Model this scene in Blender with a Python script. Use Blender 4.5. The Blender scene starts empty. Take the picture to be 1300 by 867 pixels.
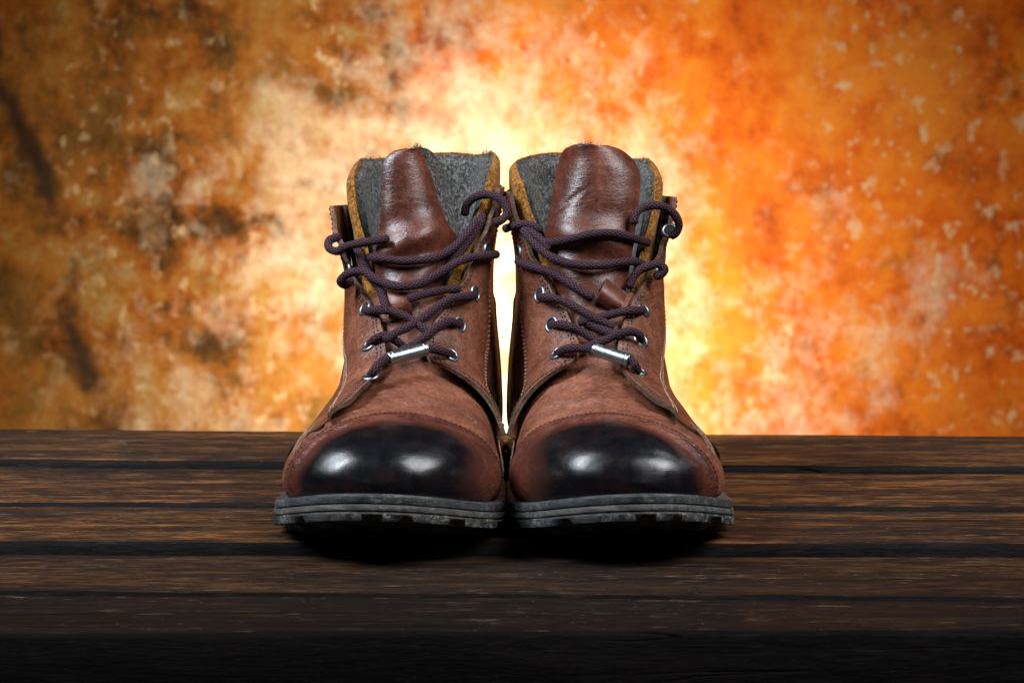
import bpy, bmesh, math, random
import numpy as np
from mathutils import Vector, Matrix, Euler
from mathutils.bvhtree import BVHTree
random.seed(7)
rng = np.random.RandomState(7)
R = math.radians
S = bpy.context.scene
C = S.collection

# ------------------------------------------------------------------ camera
FPX = 4080.0                                   # focal length in pixels of a 1300 px wide frame
PITCH = math.atan(526.0 / FPX)
CAM = Vector((0, -1.6, 0.300))
cd = bpy.data.cameras.new('camera')
cd.sensor_width = 36.0
cd.lens = 36.0 * FPX / 1300.0
cd.clip_start = 0.05
cd.clip_end = 50
cd.dof.use_dof = True
cd.dof.focus_distance = 1.63
cd.dof.aperture_fstop = 19.0
cam = bpy.data.objects.new('camera', cd)
C.objects.link(cam)
cam.location = CAM
cam.rotation_euler = (R(90) - PITCH, 0, 0)
S.camera = cam
CR = Euler(cam.rotation_euler).to_matrix()
CRi = CR.transposed()

def ray(px, py):
    return (CR @ Vector(((px - 650) / FPX, (433.5 - py) / FPX, -1))).normalized()

def at(px, py, Y):
    d = ray(px, py)
    return CAM + d * ((Y - CAM.y) / d.y)

# ------------------------------------------------------------------ world and lamps
w = bpy.data.worlds.new('World')
S.world = w
w.use_nodes = True
w.node_tree.nodes['Background'].inputs[0].default_value = (0.55, 0.7, 1, 1)
w.node_tree.nodes['Background'].inputs[1].default_value = 0.005
S.view_settings.view_transform = 'Standard'
S.view_settings.look = 'None'
S.view_settings.exposure = 0
S.view_settings.gamma = 1

def area(name, loc, target, sx, sy, power, col, spread=180):
    l = bpy.data.lights.new(name, 'AREA')
    l.shape = 'RECTANGLE'
    l.size = sx
    l.size_y = sy
    l.energy = power
    l.color = col
    l.spread = R(spread)
    o = bpy.data.objects.new(name, l)
    C.objects.link(o)
    o.location = loc
    o.rotation_euler = (Vector(target) - Vector(loc)).to_track_quat('-Z', 'Y').to_euler()
    return o

LAMPS = [
    ('softbox_left', (-0.80, -0.18, 0.97), (-0.05, 0.31, 0.05), 0.36, 0.74, 4.9, (0.84, 0.92, 1), 54),
    ('softbox_right', (0.72, -0.22, 1.00), (0.07, 0.31, 0.05), 0.90, 0.80, 4.4, (0.95, 0.97, 1), 54),
    ('wall_lamp', (0.01, 1.19, -0.10), (0.01, 1.5, -0.08), 0.10, 0.10, 4.5, (1, 0.96, 0.91), 180),
]
for a in LAMPS:
    area(*a)

# ------------------------------------------------------------------ materials
def mat(name):
    m = bpy.data.materials.new(name)
    m.use_nodes = True
    return m, m.node_tree, m.node_tree.nodes['Principled BSDF']

class N:
    def __init__(s, nt):
        s.nt = nt
    def n(s, t, **k):
        o = s.nt.nodes.new(t)
        for a, b in k.items():
            setattr(o, a, b)
        return o
    def l(s, a, b):
        s.nt.links.new(a, b)
    def coord(s, scale=(1, 1, 1), out='Object', loc=(0, 0, 0), rot=(0, 0, 0)):
        tc = s.n('ShaderNodeTexCoord')
        mp = s.n('ShaderNodeMapping')
        mp.inputs['Scale'].default_value = scale
        mp.inputs['Location'].default_value = loc
        mp.inputs['Rotation'].default_value = rot
        s.l(tc.outputs[out], mp.inputs[0])
        return mp.outputs[0]
    def noise(s, vec, scale, detail=5, rough=0.55, dist=0.0):
        o = s.n('ShaderNodeTexNoise')
        o.inputs['Scale'].default_value = scale
        o.inputs['Detail'].default_value = detail
        o.inputs['Roughness'].default_value = rough
        o.inputs['Distortion'].default_value = dist
        s.l(vec, o.inputs['Vector'])
        return o.outputs['Fac']
    def vor(s, vec, scale, feat='F1', out='Distance'):
        o = s.n('ShaderNodeTexVoronoi', feature=feat)
        o.inputs['Scale'].default_value = scale
        s.l(vec, o.inputs['Vector'])
        return o.outputs[out]
    def ramp(s, fac, stops):
        o = s.n('ShaderNodeValToRGB')
        el = o.color_ramp.elements
        while len(el) < len(stops):
            el.new(0.5)
        for e, (p, c) in zip(el, stops):
            e.position = p
            if not hasattr(c, '__len__'):
                c = (c, c, c)
            e.color = (*c, 1)
        s.l(fac, o.inputs[0])
        return o.outputs[0]
    def math(s, op, a, b=None, clamp=False):
        o = s.n('ShaderNodeMath', operation=op)
        o.use_clamp = clamp
        for i, x in enumerate((a, b)):
            if x is None:
                continue
            if isinstance(x, (int, float)):
                o.inputs[i].default_value = x
            else:
                s.l(x, o.inputs[i])
        return o.outputs[0]
    def mix(s, fac, a, b, blend='MIX'):
        o = s.n('ShaderNodeMix', data_type='RGBA', blend_type=blend)
        for i, x in ((0, fac), (6, a), (7, b)):
            if isinstance(x, (int, float)):
                o.inputs[i].default_value = x
            elif isinstance(x, tuple):
                o.inputs[i].default_value = (*x, 1)
            else:
                s.l(x, o.inputs[i])
        return o.outputs[2]
    def bump(s, h, strength, dist, prev=None):
        o = s.n('ShaderNodeBump')
        o.inputs['Strength'].default_value = strength
        o.inputs['Distance'].default_value = dist
        s.l(h, o.inputs['Height'])
        if prev is not None:
            s.l(prev, o.inputs['Normal'])
        return o.outputs[0]
    def attr(s, name):
        o = s.n('ShaderNodeAttribute', attribute_name=name)
        return o.outputs['Fac']

def leather(name, c_dark, c_mid, c_light, rough=0.5, burnish=False, spec=0.45, wrinkle=0.35, scale=1.0, pore=1.0):
    m, nt, b = mat(name)
    g = N(nt)
    v = g.coord()
    n1 = g.noise(v, 28 * scale, 6, 0.62, 0.6)
    n2 = g.noise(v, 260 * scale, 4, 0.6)
    f = g.math('ADD', g.math('MULTIPLY', n1, 0.72), g.math('MULTIPLY', n2, 0.28))
    col = g.ramp(f, [(0.34, c_dark), (0.50, c_mid), (0.68, c_light)])
    # small scuffs where the finish has worn to the paler hide
    sc = g.noise(g.coord((60, 60, 300)), 1.6, 5, 0.7, 1.0)
    col = g.mix(g.ramp(sc, [(0.60, 0.0), (0.74, 0.45)]), col, tuple(min(1, x * 1.9 + 0.03) for x in c_light))
    grain = g.vor(v, 900, 'DISTANCE_TO_EDGE')
    pores = g.noise(v, 520, 4, 0.75)
    col = g.mix(g.ramp(pores, [(0.36, 0.40), (0.50, 0.0)]), col, tuple(x * 0.45 for x in c_dark))
    cr = g.noise(g.coord((1, 1.3, 3.2)), 55, 5, 0.6, 1.6)
    ridge = g.math('ABSOLUTE', g.math('SUBTRACT', cr, 0.5))
    ridge = g.math('MINIMUM', g.math('MULTIPLY', ridge, 9), 1.0)
    nb = g.bump(ridge, wrinkle, 0.0011)
    nb = g.bump(pores, 0.5 * pore, 0.0007, nb)
    nb = g.bump(grain, 0.45 * pore, 0.0004, nb)
    r = g.ramp(f, [(0.3, rough - 0.08), (0.7, rough + 0.12)])
    if burnish:
        bn = g.attr('burnish')
        jit = g.noise(v, 70, 5, 0.6, 0.8)
        bf = g.math('ADD', bn, g.math('MULTIPLY', g.math('SUBTRACT', jit, 0.5), 0.55))
        k = g.ramp(bf, [(0.26, 0.0), (0.84, 1.0)])
        col = g.mix(g.ramp(bf, [(0.02, 0.0), (0.40, 0.92)]), col, g.mix(n1, (0.040, 0.010, 0.006), (0.105, 0.028, 0.014)))
        # faint warm wipes left in the black polish
        pol = g.ramp(g.noise(g.coord((1, 1, 2.5)), 60, 5, 0.6), [(0.45, (0.0035, 0.0035, 0.005)), (0.72, (0.013, 0.007, 0.007))])
        col = g.mix(k, col, pol)
        rr = g.mix(k, r, g.ramp(jit, [(0.35, 0.20), (0.7, 0.36)]))
        g.l(rr, b.inputs['Roughness'])
        o = nt.nodes.new('ShaderNodeMix')
        o.data_type = 'VECTOR'
        scf = g.noise(g.coord((50, 50, 420), rot=(0.3, 0.4, 0)), 1.3, 4, 0.75)
        nb2 = g.bump(g.noise(v, 330, 4, 0.6), 0.16, 0.0004)
        nb2 = g.bump(scf, 0.14, 0.0005, nb2)
        nb2 = g.bump(grain, 0.06, 0.0002, nb2)
        g.l(k, o.inputs[0]); g.l(nb, o.inputs[4]); g.l(nb2, o.inputs[5])
        g.l(o.outputs[1], b.inputs['Normal'])
    else:
        g.l(r, b.inputs['Roughness'])
        g.l(nb, b.inputs['Normal'])
    g.l(col, b.inputs['Base Color'])
    b.inputs['Specular IOR Level'].default_value = spec
    return m

BROWN = ((0.050, 0.014, 0.007), (0.140, 0.041, 0.018), (0.255, 0.084, 0.040))
M = {}
M['leather'] = leather('brown_leather', *BROWN, rough=0.39, spec=0.55)
M['vamp'] = leather('worn_vamp_leather', (0.075, 0.023, 0.011), (0.172, 0.054, 0.026), (0.29, 0.104, 0.054), rough=0.44)
M['cap'] = leather('burnished_toe_leather', (0.040, 0.011, 0.007), (0.095, 0.026, 0.015), (0.19, 0.06, 0.034), rough=0.33, pore=0.4, burnish=True)
M['tongue'] = leather('dark_tongue_leather', (0.040, 0.010, 0.006), (0.095, 0.024, 0.012), (0.19, 0.054, 0.027), rough=0.37, wrinkle=0.14, pore=0.35)
M['dark'] = leather('dark_heel_leather', (0.012, 0.006, 0.005), (0.03, 0.012, 0.009), (0.06, 0.025, 0.018), rough=0.5)
M['edge'] = leather('cut_leather_edge', (0.020, 0.010, 0.006), (0.07, 0.035, 0.018), (0.20, 0.105, 0.055), rough=0.8, scale=4)

def fabric(name, c0, c1, c2, scale, rough=0.95, bs=0.7, sheen=0.3):
    m, nt, b = mat(name)
    g = N(nt)
    v = g.coord()
    f = g.noise(v, scale, 6, 0.75, 0.4)
    f2 = g.noise(g.coord((1, 1, 0.35)), scale * 2.6, 3, 0.7, 1.5)
    ff = g.math('ADD', g.math('MULTIPLY', f, 0.5), g.math('MULTIPLY', f2, 0.5))
    g.l(g.ramp(ff, [(0.42, c0), (0.5, c1), (0.59, c2)]), b.inputs['Base Color'])
    g.l(g.bump(ff, bs, 0.0022), b.inputs['Normal'])
    b.inputs['Roughness'].default_value = rough
    b.inputs['Sheen Weight'].default_value = sheen
    b.inputs['Specular IOR Level'].default_value = 0.15
    return m

M['felt'] = fabric('grey_felt', (0.006, 0.0055, 0.005), (0.040, 0.037, 0.034), (0.21, 0.20, 0.185), 480, sheen=0.1)
M['mustard'] = fabric('mustard_suede', (0.035, 0.013, 0.003), (0.19, 0.075, 0.010), (0.40, 0.18, 0.03), 460, sheen=0.05)
M['thread'] = fabric('tan_thread', (0.10, 0.045, 0.028), (0.27, 0.14, 0.09), (0.45, 0.28, 0.19), 600, rough=0.7, bs=0.2)
M['thread_dark'] = fabric('dark_thread', (0.01, 0.005, 0.005), (0.03, 0.014, 0.010), (0.06, 0.03, 0.02), 600, rough=0.7, bs=0.2)

m, nt, b = mat('braided_lace'); g = N(nt)
uv = g.n('ShaderNodeUVMap'); sp = g.n('ShaderNodeSeparateXYZ'); g.l(uv.outputs[0], sp.inputs[0])
U = sp.outputs[0]; V = sp.outputs[1]
def wave(sign):
    a_ = g.math('ADD', g.math('MULTIPLY', V, 2300.0), g.math('MULTIPLY', U, sign * 2 * math.pi * 8))
    return g.math('SINE', a_)
wa, wb = wave(1), wave(-1)
br = g.math('MAXIMUM', wa, wb)
fib = g.noise(g.coord(), 1500, 3, 0.7)
hh = g.math('ADD', br, g.math('MULTIPLY', fib, 0.9))
col = g.ramp(g.math('ADD', g.math('MULTIPLY', br, 0.32), g.math('MULTIPLY', fib, 0.6)),
             [(0.10, (0.006, 0.003, 0.006)), (0.48, (0.028, 0.012, 0.018)), (0.80, (0.11, 0.055, 0.072))])
g.l(col, b.inputs['Base Color']); g.l(g.bump(hh, 0.75, 0.0005), b.inputs['Normal'])
b.inputs['Roughness'].default_value = 0.75
b.inputs['Specular IOR Level'].default_value = 0.15
M['lace'] = m

def metal(name, col, rough, metallic=1.0):
    m, nt, b = mat(name); g = N(nt)
    n_ = g.noise(g.coord(), 500, 5, 0.7)
    g.l(g.mix(n_, tuple(x * 0.45 for x in col), col), b.inputs['Base Color'])
    g.l(g.ramp(n_, [(0.3, rough - 0.08), (0.7, rough + 0.15)]), b.inputs['Roughness'])
    b.inputs['Metallic'].default_value = metallic
    g.l(g.bump(n_, 0.15, 0.0003), b.inputs['Normal'])
    return m
M['steel'] = metal('brushed_steel', (0.34, 0.39, 0.41), 0.34)
M['gunmetal'] = metal('eyelet_nickel', (0.34, 0.37, 0.39), 0.36)
M['hole'] = metal('dark_hole', (0.004, 0.003, 0.003), 0.8, 0.0)

def rubber(name, c0, c1, c2, rough, worn):
    m, nt, b = mat(name); g = N(nt)
    n1 = g.noise(g.coord(), 60, 6, 0.7, 0.5)
    streak = g.noise(g.coord((30, 30, 700)), 1.2, 5, 0.7, 0.3)
    f = g.math('ADD', g.math('MULTIPLY', n1, 0.5), g.math('MULTIPLY', streak, 0.5))
    col = g.ramp(f, [(0.36, c0), (0.5, c1), (0.66, c2)])
    # dust and dried scuff marks
    d = g.noise(g.coord((1, 1, 1.3)), 260, 7, 0.9)
    big = g.noise(g.coord(), 30, 2, 0.5)
    dd = g.math('MULTIPLY', g.ramp(d, [(0.52, 0.0), (0.57, 1.0)]), g.ramp(big, [(0.44, 0.0), (0.58, worn)]))
    g.l(g.mix(dd, col, (0.42, 0.40, 0.36)), b.inputs['Base Color'])
    b.inputs['Roughness'].default_value = rough
    g.l(g.bump(g.math('ADD', g.math('ADD', f, g.math('MULTIPLY', d, 0.5)), dd), 0.6, 0.0009), b.inputs['Normal'])
    return m
M['rubber'] = rubber('black_rubber', (0.006, 0.007, 0.008), (0.016, 0.018, 0.019), (0.050, 0.054, 0.055), 0.5, 0.85)
M['welt'] = rubber('grey_welt', (0.012, 0.015, 0.017), (0.032, 0.039, 0.043), (0.085, 0.096, 0.10), 0.48, 0.35)
M['mid'] = rubber('worn_midsole', (0.018, 0.020, 0.020), (0.060, 0.060, 0.052), (0.19, 0.17, 0.14), 0.5, 0.45)

# ------------------------------------------------------------------ mesh helpers
def link(name, me, parent=None, label=None, kind=None):
    o = bpy.data.objects.new(name, me)
    C.objects.link(o)
    if parent is not None:
        o.parent = parent
    if label:
        o['label'] = label
    if kind:
        o['kind'] = kind
    return o

def mesh(name, verts, faces, mats, midx=None, smooth=True, uvs=None, attrs=None):
    me = bpy.data.meshes.new(name)
    me.from_pydata([tuple(map(float, v)) for v in verts], [], faces)
    for mm in mats:
        me.materials.append(M[mm] if isinstance(mm, str) else mm)
    if midx is not None:
        me.polygons.foreach_set('material_index', midx)
    me.polygons.foreach_set('use_smooth', [smooth] * len(faces))
    if uvs is not None:
        ul = me.uv_layers.new(name='UVMap')
        li = np.zeros(len(me.loops), dtype=np.int32)
        me.loops.foreach_get('vertex_index', li)
        ul.data.foreach_set('uv', np.asarray(uvs, dtype=np.float32)[li].ravel())
    if attrs:
        for k, a in attrs.items():
            at_ = me.attributes.new(k, 'FLOAT', 'POINT')
            at_.data.foreach_set('value', np.asarray(a, dtype=np.float32))
    me.validate()
    me.update()
    return me

def fix_normals(me):
    bm = bmesh.new(); bm.from_mesh(me)
    bmesh.ops.recalc_face_normals(bm, faces=bm.faces)
    bm.to_mesh(me); bm.free()

def sharp(me, ang=50):
    bm = bmesh.new(); bm.from_mesh(me)
    for e in bm.edges:
        if len(e.link_faces) == 2 and e.calc_face_angle(0) > R(ang):
            e.smooth = False
    bm.to_mesh(me); bm.free()

def shell(name, P, Q, mats, attrs=None):
    """closed piece of leather: outer grid P, inner grid Q, rim in the second material"""
    n, m_ = P.shape[:2]
    V = np.concatenate([P.reshape(-1, 3), Q.reshape(-1, 3)])
    off = n * m_
    F, I = [], []
    for i in range(n - 1):
        for j in range(m_ - 1):
            a = i * m_ + j
            F.append((a, a + 1, a + m_ + 1, a + m_)); I.append(0)
            F.append((off + a, off + a + m_, off + a + m_ + 1, off + a + 1)); I.append(2 if len(mats) > 2 else 0)
    edge = [(i, 0, i + 1, 0) for i in range(n - 1)] + [(i + 1, m_ - 1, i, m_ - 1) for i in range(n - 1)] + \
           [(0, j + 1, 0, j) for j in range(m_ - 1)] + [(n - 1, j, n - 1, j + 1) for j in range(m_ - 1)]
    for a, b_, c, d in edge:
        p, q = a * m_ + b_, c * m_ + d
        F.append((p, q, off + q, off + p)); I.append(1 if len(mats) > 1 else 0)
    if attrs:
        attrs = {k: np.concatenate([a.ravel(), a.ravel()]) for k, a in attrs.items()}
    me = mesh(name, V, F, mats, I, attrs=attrs)
    bm = bmesh.new(); bm.from_mesh(me)
    bmesh.ops.remove_doubles(bm, verts=bm.verts, dist=1e-5)
    bmesh.ops.recalc_face_normals(bm, faces=bm.faces)
    bm.to_mesh(me); bm.free()
    sharp(me, 48)
    return me

def sm(a, b, x):
    t = np.clip((np.asarray(x, float) - a) / (b - a), 0, 1)
    return t * t * (3 - 2 * t)

def catmull(keys, x):
    """monotone-ish cubic through (x, value...) keys"""
    K = np.array(keys, float)
    xs = K[:, 0]; Y = K[:, 1:]
    x = np.atleast_1d(np.asarray(x, float))
    d = np.gradient(Y, xs, axis=0)
    i = np.clip(np.searchsorted(xs, x) - 1, 0, len(xs) - 2)
    h = (xs[i + 1] - xs[i])[:, None]
    t = ((x - xs[i]))[:, None] / h
    t = np.clip(t, -0.2, 1.2)
    r = (2 * t**3 - 3 * t**2 + 1) * Y[i] + (t**3 - 2 * t**2 + t) * h * d[i] + (-2 * t**3 + 3 * t**2) * Y[i + 1] + (t**3 - t**2) * h * d[i + 1]
    return r

# ------------------------------------------------------------------ the boot's body surface  F(s, v)
YTIP = -0.083
WSC = 1.0         # width of this last
SIDE = 1          # +1: the inner side of the foot is +x
def bz(y):
    t = np.clip((-0.002 - y) / 0.081, 0, 1.2)
    return 0.0150 + 0.0155 * t ** 1.75

TOPK = [(-0.083, 0.036), (-0.080, 0.0425), (-0.074, 0.0490), (-0.064, 0.0548), (-0.05, 0.0588), (-0.034, 0.0608),
        (-0.015, 0.0622), (0.002, 0.0640), (0.016, 0.0672), (0.030, 0.0715), (0.04, 0.0755)]
FAN = [  # s, Ty, Tz, By, Bz, w, hc, pu, pl
    (8, -0.0107, 0.0626, -0.0107, 0.0152, 0.0520, 0.20, 1.95, 6.0),
    (9, 0.0085, 0.0653, 0.0085, 0.0150, 0.0508, 0.21, 1.9, 6.0),
    (10, 0.030, 0.0715, 0.034, 0.0150, 0.0480, 0.24, 1.9, 6.0),
    (12, 0.043, 0.0775, 0.066, 0.0150, 0.0435, 0.29, 1.95, 5.5),
    (14, 0.054, 0.0860, 0.102, 0.0150, 0.0400, 0.34, 2.0, 5.0),
    (16, 0.062, 0.0955, 0.148, 0.0150, 0.0395, 0.40, 2.1, 4.0),
    (18, 0.068, 0.1050, 0.190, 0.0180, 0.0395, 0.45, 2.15, 3.0),
    (20, 0.072, 0.1150, 0.204, 0.0450, 0.0380, 0.49, 2.2, 2.6),
    (22, 0.0745, 0.1250, 0.203, 0.0750, 0.0360, 0.5, 2.25, 2.4),
    (24, 0.0765, 0.1360, 0.200, 0.1030, 0.0357, 0.5, 2.3, 2.4),
    (27, 0.0785, 0.1530, 0.199, 0.1380, 0.0385, 0.5, 2.35, 2.4),
    (30, 0.0800, 0.1700, 0.199, 0.1680, 0.0405, 0.5, 2.4, 2.4),
    (32, 0.0810, 0.1810, 0.199, 0.1800, 0.0413, 0.5, 2.4, 2.4)]

def Fraw(s, v):
    s = np.asarray(s, float); v = np.asarray(v, float)
    s, v = np.broadcast_arrays(s, v)
    sh = s.shape
    s = s.ravel(); v = v.ravel()
    y = YTIP + 0.113 * (np.clip(s, 0, 10) / 10) ** 2
    foot = np.zeros((len(s), 8))
    foot[:, 0] = y; foot[:, 2] = y
    foot[:, 1] = catmull(TOPK, y)[:, 0]
    foot[:, 3] = bz(y)
    q = np.clip((0.0 - y) / 0.083, 0, 1)
    foot[:, 4] = 0.0530 * np.power(np.clip(1 - q ** 2.5, 0, 1), 1 / 2.05)
    foot[:, 5] = 0.20; foot[:, 6] = 2.15 - 0.2 * sm(3, 8, s); foot[:, 7] = 6.0
    fan = catmull(FAN, np.clip(s, 8, 32.5))
    k = sm(8.0, 9.6, s)[:, None]
    P = foot * (1 - k) + fan * k
    Ty, Tz, By, Bz, W, hc, pu, pl = P.T
    c = np.cos(np.pi * v); sn = np.sin(np.pi * v)
    up = c >= 0
    inner = (v - 2 * np.round(v / 2)) * SIDE > 0
    ki = sm(0.02, 0.35, np.abs(v - 2 * np.round(v / 2))) * inner * (1 - sm(11, 17, s))
    W = W * (1 + 0.045 * ki)
    W = W * (1 - (1 - WSC) * (1 - sm(11, 17, s)))
    p = np.where(up, pu + 0.25 * ki, pl)
    ax = np.sign(c) * np.abs(c) ** (2 / p)
    lx = np.sign(sn) * np.abs(sn) ** (2 / p)
    h = np.where(up, hc + (1 - hc) * ax, hc + hc * ax)
    # slight tuck towards the sole
    tuck = 1 - 0.05 * np.where(up, 0, 1) * np.abs(ax) * (s < 17)
    x = W * lx * tuck
    return np.stack([x, By + (Ty - By) * h, Bz + (Tz - Bz) * h], -1).reshape(sh + (3,))

def Fn(s, v):
    e = 1e-3
    s = np.asarray(s, float); v = np.asarray(v, float)
    s = np.maximum(s, 0.15)
    a = Fraw(s + e * 8, v) - Fraw(s - e * 8, v)
    b_ = Fraw(s, v + e) - Fraw(s, v - e)
    n = np.cross(b_, a)
    n /= np.maximum(np.linalg.norm(n, axis=-1, keepdims=True), 1e-12)
    # orient away from the middle of the ring
    P = Fraw(s, v)
    cen = 0.5 * (Fraw(s, v * 0) + Fraw(s, v * 0 + 1))
    cen[..., 1] += 0.006 * (s < 3)
    sg = np.sign((n * (P - cen)).sum(-1, keepdims=True))
    return n * np.where(sg == 0, 1, sg)

def F(s, v, off=0.0):
    off = np.asarray(off, float)
    if off.ndim:
        off = off[..., None]
    return Fraw(s, v) + Fn(s, v) * off

# ==== END BODY
def curve(pts, n):
    """resample a polyline of (s, v) points evenly and smoothly"""
    P = np.array(pts, float)
    d = np.concatenate([[0], np.cumsum(np.hypot(np.diff(P[:, 0]) * 0.006, np.diff(P[:, 1]) * 0.12))])
    return catmull(np.column_stack([d, P]), np.linspace(0, d[-1], n))

def strip(name, A, B, n, m_, off, inn, mats, flare=None, attrs_fn=None):
    """leather between two (s, v) curves A and B; off, inn: heights of its outer and inner face"""
    a, b_ = curve(A, n), curve(B, n)
    u = np.linspace(0, 1, m_)
    sv = a[:, None, :] * (1 - u[None, :, None]) + b_[:, None, :] * u[None, :, None]
    t = np.linspace(0, 1, n)[:, None] * np.ones((1, m_))
    uu = u[None, :] * np.ones((n, 1))
    fl = flare(t, uu, sv) if flare else np.zeros((n, m_))
    o_ = off(t, uu, sv) if callable(off) else np.full((n, m_), off)
    P = F(sv[..., 0], sv[..., 1], o_ + fl)
    Q = F(sv[..., 0], sv[..., 1], (inn(t, uu, sv) if callable(inn) else inn) + fl)
    return shell(name, P, Q, mats), (a, b_, fl)

def stitch_mesh(name, P, Nn, mats, pitch=0.0024, length=0.0016, rad=0.00033):
    """a row of small thread loops along points P with normals Nn"""
    P = np.asarray(P); Nn = np.asarray(Nn)
    d = np.concatenate([[0], np.cumsum(np.linalg.norm(np.diff(P, axis=0), axis=1))])
    V, Fc = [], []
    k = 0.001
    while k < d[-1] - 0.001:
        c = np.array([np.interp(k, d, P[:, i]) for i in range(3)])
        e = np.array([np.interp(k + 1e-4, d, P[:, i]) for i in range(3)]) - c
        nn = np.array([np.interp(k, d, Nn[:, i]) for i in range(3)])
        e /= max(np.linalg.norm(e), 1e-9); nn /= np.linalg.norm(nn)
        b_ = np.cross(e, nn)
        e = e + b_ * rng.uniform(-0.16, 0.16)
        L = length * rng.uniform(0.85, 1.1)
        base = len(V)
        for q, hh_, ww in ((-0.5, -0.4, 0.6), (-0.25, 0.7, 1.0), (0.25, 0.7, 1.0), (0.5, -0.4, 0.6)):
            for sx, sz in ((-1, 0), (0, 1), (1, 0), (0, -1)):
                V.append(c + e * L * q + b_ * sx * rad * ww + nn * (rad * hh_ + sz * rad * ww * 0.8))
        for r_ in range(3):
            for j in range(4):
                a0 = base + r_ * 4
                Fc.append((a0 + j, a0 + (j + 1) % 4, a0 + 4 + (j + 1) % 4, a0 + 4 + j))
        Fc.append((base + 3, base + 2, base + 1, base)); Fc.append((base + 12, base + 13, base + 14, base + 15))
        k += pitch
    return V, Fc

def tube(path, rad, seg=12, close=True, squash=None):
    """returns verts, faces, uvs for a round cord along path"""
    P = np.asarray(path, float)
    T = np.gradient(P, axis=0)
    T /= np.maximum(np.linalg.norm(T, axis=1, keepdims=True), 1e-9)
    nrm = np.cross(T[0], [0.13, 0.2, 1.0]); nrm /= np.linalg.norm(nrm)
    d = np.concatenate([[0], np.cumsum(np.linalg.norm(np.diff(P, axis=0), axis=1))])
    V, Fc, UV = [], [], []
    for i, p in enumerate(P):
        nrm = nrm - T[i] * nrm.dot(T[i]); nrm /= np.linalg.norm(nrm)
        b_ = np.cross(T[i], nrm)
        r = rad * (1 + 0.05 * math.sin(d[i] * 420 + 1))
        if close and i in (0, len(P) - 1):
            r *= 0.55
        for j in range(seg + 1):
            a_ = 2 * math.pi * j / seg
            V.append(p + r * (math.cos(a_) * nrm + math.sin(a_) * b_)); UV.append((j / seg, d[i]))
    for i in range(len(P) - 1):
        for j in range(seg):
            a0 = i * (seg + 1) + j
            Fc.append((a0, a0 + 1, a0 + seg + 2, a0 + seg + 1))
    if close:
        for i0, rv in ((0, True), ((len(P) - 1) * (seg + 1), False)):
            f = [i0 + j for j in range(seg)]
            Fc.append(tuple(reversed(f)) if rv else tuple(f))
    return V, Fc, UV

class Acc:
    def __init__(s):
        s.V, s.F, s.U = [], [], []
    def add(s, V, Fc, UV=None):
        o = len(s.V)
        s.V += list(V)
        s.F += [tuple(i + o for i in f) for f in Fc]
        s.U += list(UV) if UV is not None else [(0, 0)] * len(V)

def outline(n=150):
    """closed sole outline at upper width, boot local"""
    half = []
    for q in np.linspace(0, 1, 40):
        a_ = q * math.pi / 2
        y = -0.0832 * math.cos(a_) ** (2 / 2.5)
        half.append((0.0525 * math.sin(a_) ** (2 / 2.05), y))
    mid = catmull([(0.0, 0.0525), (0.03, 0.0500), (0.06, 0.0440), (0.09, 0.0385), (0.12, 0.0365), (0.15, 0.0370), (0.168, 0.0372)], np.linspace(0.004, 0.168, 36))[:, 0]
    half += [(x_, y_) for x_, y_ in zip(mid, np.linspace(0.004, 0.168, 36))]
    for q in np.linspace(0.04, 1, 24):
        a_ = q * math.pi / 2
        half.append((0.0372 * math.cos(a_) ** (2 / 2.2), 0.168 + 0.038 * math.sin(a_) ** (2 / 2.2)))
    half = [(x_ * WSC, y_) for x_, y_ in half]
    r_ = [(x_ * (1.05 if (SIDE > 0 and y_ < 0.05) else 1), y_) for x_, y_ in half]
    l_ = [(-x_ * (1.05 if (SIDE < 0 and y_ < 0.05) else 1), y_) for x_, y_ in half]
    P = np.array(r_ + l_[-2:0:-1])
    d = np.concatenate([[0], np.cumsum(np.linalg.norm(np.diff(np.vstack([P, P[:1]]), axis=0), axis=1))])
    PP = np.vstack([P, P[:1]])
    k = np.linspace(0, d[-1], n, endpoint=False)
    return np.column_stack([np.interp(k, d, PP[:, 0]), np.interp(k, d, PP[:, 1])])

def sole_band(name, prof, mats, n=220, jitter=0.0, notch=False):
    """closed slab: prof is a list of (outset, height above ground) from top to bottom"""
    O = outline(n)
    T = np.roll(O, -1, 0) - np.roll(O, 1, 0)
    Nn = np.column_stack([T[:, 1], -T[:, 0]]); Nn /= np.linalg.norm(Nn, axis=1, keepdims=True)
    lift = bz(O[:, 1]) - 0.0150
    V, Fc = [], []
    for (o_, z) in prof:
        for i in range(n):
            j_ = jitter * (math.sin(i * 0.9) + math.sin(i * 2.3 + z * 900)) * 0.5
            nt2 = notch and z < 0.005 and (i % 13 in (0, 1) or (50 < i < 75 or 145 < i < 170) and i % 4 == 0 or i % 37 == 5) and o_ > 0.003
            p = O[i] + Nn[i] * (o_ + j_ - (0.0022 if nt2 else 0))
            V.append((p[0], p[1], z + lift[i] + (0.0016 if nt2 and z < 0.004 else 0)))
    m_ = len(prof)
    for r_ in range(m_ - 1):
        for i in range(n):
            j = (i + 1) % n
            Fc.append((r_ * n + i, r_ * n + j, (r_ + 1) * n + j, (r_ + 1) * n + i))
    # cap top and bottom with strips between mirrored outline points
    for r_, rev in ((0, False), (m_ - 1, True)):
        for i in range(n // 2):
            a_, b_ = r_ * n + i, r_ * n + (i + 1)
            c, d = r_ * n + (n - i - 1) % n, r_ * n + (n - i) % n
            f = (a_, b_, c, d) if len({a_, b_, c, d}) == 4 else tuple(dict.fromkeys((a_, b_, c, d)))
            if len(f) >= 3:
                Fc.append(f)
    me = mesh(name, V, Fc, mats)
    fix_normals(me); sharp(me, 35)
    return me, O, Nn, lift

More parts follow.
